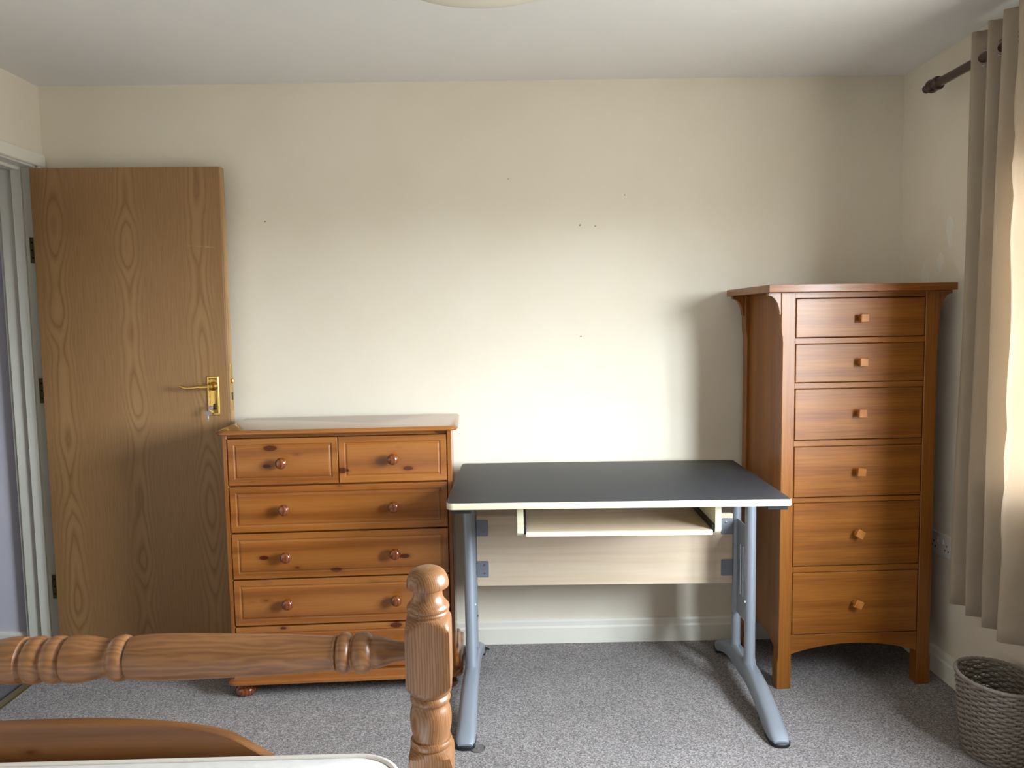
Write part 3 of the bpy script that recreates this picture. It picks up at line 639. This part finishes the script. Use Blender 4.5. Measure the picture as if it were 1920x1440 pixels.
# shaped panel
half = [(0.0, 0.612), (0.06, 0.6118), (0.12, 0.610), (0.19, 0.605), (0.25, 0.598), (0.30, 0.589), (0.335, 0.579), (0.362, 0.564), (0.385, 0.549), (0.41, 0.533), (0.44, 0.512), (0.50, 0.485), (0.60, 0.472), (0.69, 0.470)]
ol = [(-0.69, 0.27)] + [(-x, z) for x, z in reversed(half)] + half[1:] + [(0.69, 0.27)]
prism('footboard_panel', ol, -0.011, 0.011, 'bedp', bd, 'XZ', 0.002)
for sgn in (-1, 1): box('side_rail', sgn * PX - 0.012, sgn * PX + 0.012, -1.93, -0.036, 0.24, 0.39, 'bedp', bd, 0.003)
for sgn in (-1, 1): lathe('head_leg', [(0.036, 0), (0.036, 0.5)], 'bedz', bd, (sgn * PX, -1.95, 0), seg=64, square=0.034)
for k in range(9): box('slat', -PX + 0.013, PX - 0.013, -1.86 + k * 0.21, -1.79 + k * 0.21, 0.305, 0.322, 'bedp', bd, 0.002)
mt = tag(empty('mattress', (-0.874, 1.42, 0), BYAW), 'white quilted mattress with piped edge lying on pine bed', 'mattress')
slab('body', -0.677, 0.677, -1.92, -0.034, [(0.322, 0.02), (0.330, 0.006), (0.345, 0.0), (0.530, 0.0), (0.542, 0.004), (0.549, 0.012), (0.5525, 0.026), (0.553, 0.05)], 'mattress', mt, (0.09,) * 4, 8)
def loop(z, ins, r):
    pts = []
    for (px, py, a0) in ((-0.677, -1.92, PI), (0.677, -1.92, 1.5 * PI), (0.677, -0.034, 0), (-0.677, -0.034, 0.5 * PI)):
        sx_ = 1 if px < 0 else -1; sy_ = 1 if py < -1 else -1
        for i in range(9):
            a = a0 + 0.5 * PI * i / 8; pts.append((px + sx_ * 0.09 + (0.09 - ins) * math.cos(a), py + sy_ * 0.09 + (0.09 - ins) * math.sin(a), z))
    return pts + pts[:1]
tube('piping', loop(0.5475, 0.004, 0), 0.0055, 'piping', mt, 8)
tube('piping', loop(0.338, 0.001, 0), 0.0055, 'piping', mt, 8)

# ================================================================== CURTAIN, ROD
RX, RZ = 1.540, 2.167
rod = tag(empty('curtain_rod', (RX, 2.80, RZ)), 'dark mahogany curtain pole with turned finial above the beige curtain', 'curtain rod')
tube('pole', [(0, 0.0, 0), (0, -2.55, 0)], 0.0152, 'darkwood', rod, 20)
FIN = [(0.002, 0.046), (0.010, 0.043), (0.0155, 0.034), (0.0155, 0.026), (0.011, 0.018), (0.012, 0.016), (0.020, 0.010), (0.0245, 0.0), (0.0245, -0.008), (0.020, -0.020), (0.0145, -0.027), (0.0155, -0.030), (0.0225, -0.034), (0.0245, -0.040), (0.0225, -0.047), (0.0160, -0.051), (0.0152, -0.056)]
lathe('finial', FIN[::-1], 'darkwood', rod, (0, 0.0, 0), axis='Y', seg=24)
for yb in (-0.275, -2.40):
    b_ = box('bracket', -0.008, RIGHT - RX, yb - 0.008, yb + 0.008, -0.036, -0.015, 'darkwood', rod, 0.003)
    box('bracket_rose', RIGHT - RX - 0.012 - (RIGHT - RX - 0.008) / 2, RIGHT - RX - (RIGHT - RX - 0.008) / 2, -0.022, 0.022, -0.03, 0.04, 'darkwood', b_, 0.003)
cu = tag(empty('curtain', (RX, 2.30, 0.36)), 'beige linen eyelet curtain hanging in folds from dark pole', 'curtain')
ctrl = [(2.545, 1.622), (2.552, 1.590), (2.550, 1.550), (2.535, 1.526), (2.515, 1.520), (2.490, 1.560), (2.470, 1.578), (2.450, 1.545), (2.432, 1.510), (2.418, 1.508), (2.398, 1.560), (2.380, 1.585), (2.362, 1.548), (2.345, 1.502), (2.330, 1.500),
        (2.300, 1.552), (2.283, 1.588), (2.268, 1.545), (2.248, 1.490), (2.225, 1.486), (2.195, 1.540), (2.175, 1.578), (2.150, 1.545), (2.115, 1.495), (2.088, 1.495), (2.060, 1.545), (2.040, 1.570), (2.020, 1.540), (2.000, 1.508)]
def cr(p0, p1, p2, p3, t):
    return tuple(0.5 * ((2 * b_) + (-a + c) * t + (2 * a - 5 * b_ + 4 * c - d) * t * t + (-a + 3 * b_ - 3 * c + d) * t ** 3) for a, b_, c, d in zip(p0, p1, p2, p3))
path = []
for i in range(len(ctrl) - 1):
    p0, p1, p2, p3 = ctrl[max(i - 1, 0)], ctrl[i], ctrl[i + 1], ctrl[min(i + 2, len(ctrl) - 1)]
    for k in range(5): path.append(cr(p0, p1, p2, p3, k / 5))
path.append(ctrl[-1])
ZB, ZT = 0.372, 2.252; NZ = 44; vs, fs = [], []
for j in range(NZ + 1):
    t = j / NZ; z = ZB + (ZT - ZB) * t
    for i, (y, x) in enumerate(path):
        fl = (1 - t)
        yy = 2.30 + (y - 2.30) * (1 + 0.10 * fl) + 0.004 * math.sin(5 * z + i * 0.25) * fl
        xx = RX + (x - RX) * (1.05 + 0.05 * fl) + 0.004 * math.sin(3.1 * z + i * 0.19)
        xx = min(xx, RIGHT - 0.005)
        if i > 86: xx += 0.0035 * math.sin(23 * z + 2.2 * math.sin(7 * z) + i * 0.5)        # creases on the leading fold
        vs.append((xx - RX, yy - 2.30, z - 0.36))
K = len(path)
for j in range(NZ):
    for i in range(K - 1): fs.append((j * K + i, j * K + i + 1, (j + 1) * K + i + 1, (j + 1) * K + i))
fab = raw('fabric', vs, fs, 'cloth', cu, smooth='all')
md = fab.modifiers.new('thickness', 'SOLIDIFY'); md.thickness = 0.0022; md.offset = 0
# eyelets where the pole passes through the cloth
for i in range(len(path) - 1):
    (ya, xa), (yb, xb) = path[i], path[i + 1]
    if (xa - RX) * (xb - RX) < 0:
        t = (RX - xa) / (xb - xa); y = ya + (yb - ya) * t; y = 2.30 + (y - 2.30)
        ang = math.atan2((xb - xa) * 0.8, yb - ya)
        pts = []
        for k in range(25):
            a = 2 * PI * k / 24; pts.append((0.024 * math.cos(a) * math.sin(ang) * 0.8, 0.024 * math.cos(a) * math.cos(ang), 0.024 * math.sin(a)))
        tube('eyelet', pts, 0.0036, 'steel', cu, 8, (0, y - 2.30, RZ - 0.36))

# ================================================================== WASTE BASKET
BX, BY, BH = 1.500, 2.262, 0.252
bk = tag(empty('waste_basket', (BX, BY, 0)), 'grey woven wicker waste basket on carpet under the curtain', 'basket')
RXT, RYT, RXB, RYB = 0.106, 0.127, 0.082, 0.092
def rad(z):
    t = z / BH; t2 = t ** 0.85
    return RXB + (RXT - RXB) * t2, RYB + (RYT - RYB) * t2
vs, fs = [], []; SEG = 168; NST = 28; ROWS = 28
for r_ in range(ROWS):
    z0 = 0.006 + (BH - 0.016) * (r_ + 0.5) / ROWS; a_, c_r = rad(z0); base = len(vs)
    for i in range(SEG):
        th_ = 2 * PI * i / SEG; wv_ = math.sin(th_ * NST / 2 + (PI if r_ % 2 else 0))
        jz = 0.0012 * math.sin(th_ * 5 + r_ * 1.7) 
        for q in range(6):
            ph = 2 * PI * q / 6; rr = 0.0042 * wv_ + 0.0032 * math.cos(ph)
            vs.append(((a_ + rr) * math.cos(th_), (c_r + rr) * math.sin(th_), z0 + jz + 0.0049 * math.sin(ph)))
    for i in range(SEG):
        for q in range(6): fs.append((base + i * 6 + q, base + i * 6 + (q + 1) % 6, base + ((i + 1) % SEG) * 6 + (q + 1) % 6, base + ((i + 1) % SEG) * 6 + q))
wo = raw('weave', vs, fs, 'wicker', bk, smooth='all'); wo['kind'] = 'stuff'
for k in range(NST):
    th_ = 2 * PI * (k + 0.5) / NST
    pts = []
    for z in (0.004, 0.08, 0.16, BH - 0.006):
        a_, c_r = rad(z); pts.append((a_ * math.cos(th_), c_r * math.sin(th_), z))
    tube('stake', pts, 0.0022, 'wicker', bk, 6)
def hoop(nme, z, a_, c_r, r, tw=0.0):
    pts = [((a_ + tw * math.sin(40 * t)) * math.cos(t), (c_r + tw * math.sin(40 * t)) * math.sin(t), z + tw * math.cos(40 * t)) for t in [2 * PI * i / 160 for i in range(161)]]
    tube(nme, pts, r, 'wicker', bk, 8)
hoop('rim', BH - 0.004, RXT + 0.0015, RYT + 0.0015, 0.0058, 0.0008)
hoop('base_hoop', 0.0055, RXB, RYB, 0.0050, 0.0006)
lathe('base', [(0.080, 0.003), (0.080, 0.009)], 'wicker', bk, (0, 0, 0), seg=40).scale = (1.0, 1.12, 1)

# ================================================================== CEILING LAMP
lp = tag(empty('ceiling_lamp', (-0.042, 1.915, CEIL)), 'unlit cream glass dish lamp hanging from white ceiling', 'lamp')
DISH = [(0.004, -0.158), (0.07, -0.155), (0.13, -0.147), (0.185, -0.134), (0.222, -0.120), (0.238, -0.113), (0.250, -0.111), (0.253, -0.108), (0.250, -0.105), (0.236, -0.106), (0.218, -0.114), (0.18, -0.128), (0.128, -0.141), (0.07, -0.149), (0.004, -0.152)]
lathe('glass_dish', DISH, 'glassshade', lp, seg=56)
lathe('stem', [(0.006, -0.155), (0.006, -0.03)], 'brass', lp, seg=14)
lathe('ceiling_rose', [(0.05, 0.0), (0.05, -0.012), (0.035, -0.028), (0.008, -0.034)], 'gloss', lp, seg=32)
lathe('bulb', [(0.013, -0.045), (0.014, -0.07), (0.026, -0.095), (0.030, -0.115), (0.024, -0.135), (0.010, -0.146), (0.002, -0.148)], 'plastic', lp, (0.06, 0, 0), seg=20)

# ================================================================== SMALL THINGS
so = tag(empty('wall_socket', (RIGHT, 2.80, 0.50)), 'white double socket on right wall between tall chest and curtain', 'socket')
slab_ = slab('plate', -0.073, 0.073, -0.043, 0.043, [(0, 0), (0.006, 0), (0.009, 0.003)], 'plastic', so, (0.006,) * 4); slab_.rotation_euler = (PI / 2, 0, -PI / 2)
for dy in (-0.05, 0.05): box('switch', -0.0125, -0.008, dy * 0.35 - 0.006, dy * 0.35 + 0.006, 0.006, 0.026, 'plastic', so, 0.001)
for dy in (-0.042, 0.042):
    for a, c in ((0, 0.004), (-0.011, -0.014), (0.011, -0.014)): box('pin_hole', -0.0094, -0.0085, dy + a - 0.003, dy + a + 0.003, c - 0.003, c + 0.003, 'black', so, 0)
dc = tag(empty('castor_cup', (-0.103, 2.352, 0)), 'small clear plastic disc lying on carpet beside desk foot', 'disc')
lathe('ring', [(0.020, 0.0), (0.0245, 0.0), (0.0245, 0.003), (0.0225, 0.0035), (0.0210, 0.0018), (0.020, 0.0015)], 'clear', dc, seg=32)
lathe('centre_boss', [(0.021, 0.0), (0.021, 0.0010), (0.005, 0.0012), (0.004, 0.003), (0.001, 0.003)], 'clear', dc, seg=24)
cb = [(-0.118, 3.085, 0.004), (-0.100, 3.070, 0.006), (-0.090, 3.074, 0.016), (-0.086, 3.082, 0.014), (-0.082, 3.088, 0.005), (-0.085, 3.10, 0.004), (-0.11, 3.12, 0.004)]
o = tube('cable', [Vector(p_) - Vector((-0.10, 3.085, 0)) for p_ in cb], 0.0028, 'black', None, 8, (-0.10, 3.085, 0))
tag(o, 'short black cable curling on carpet behind the desk foot', 'cable')
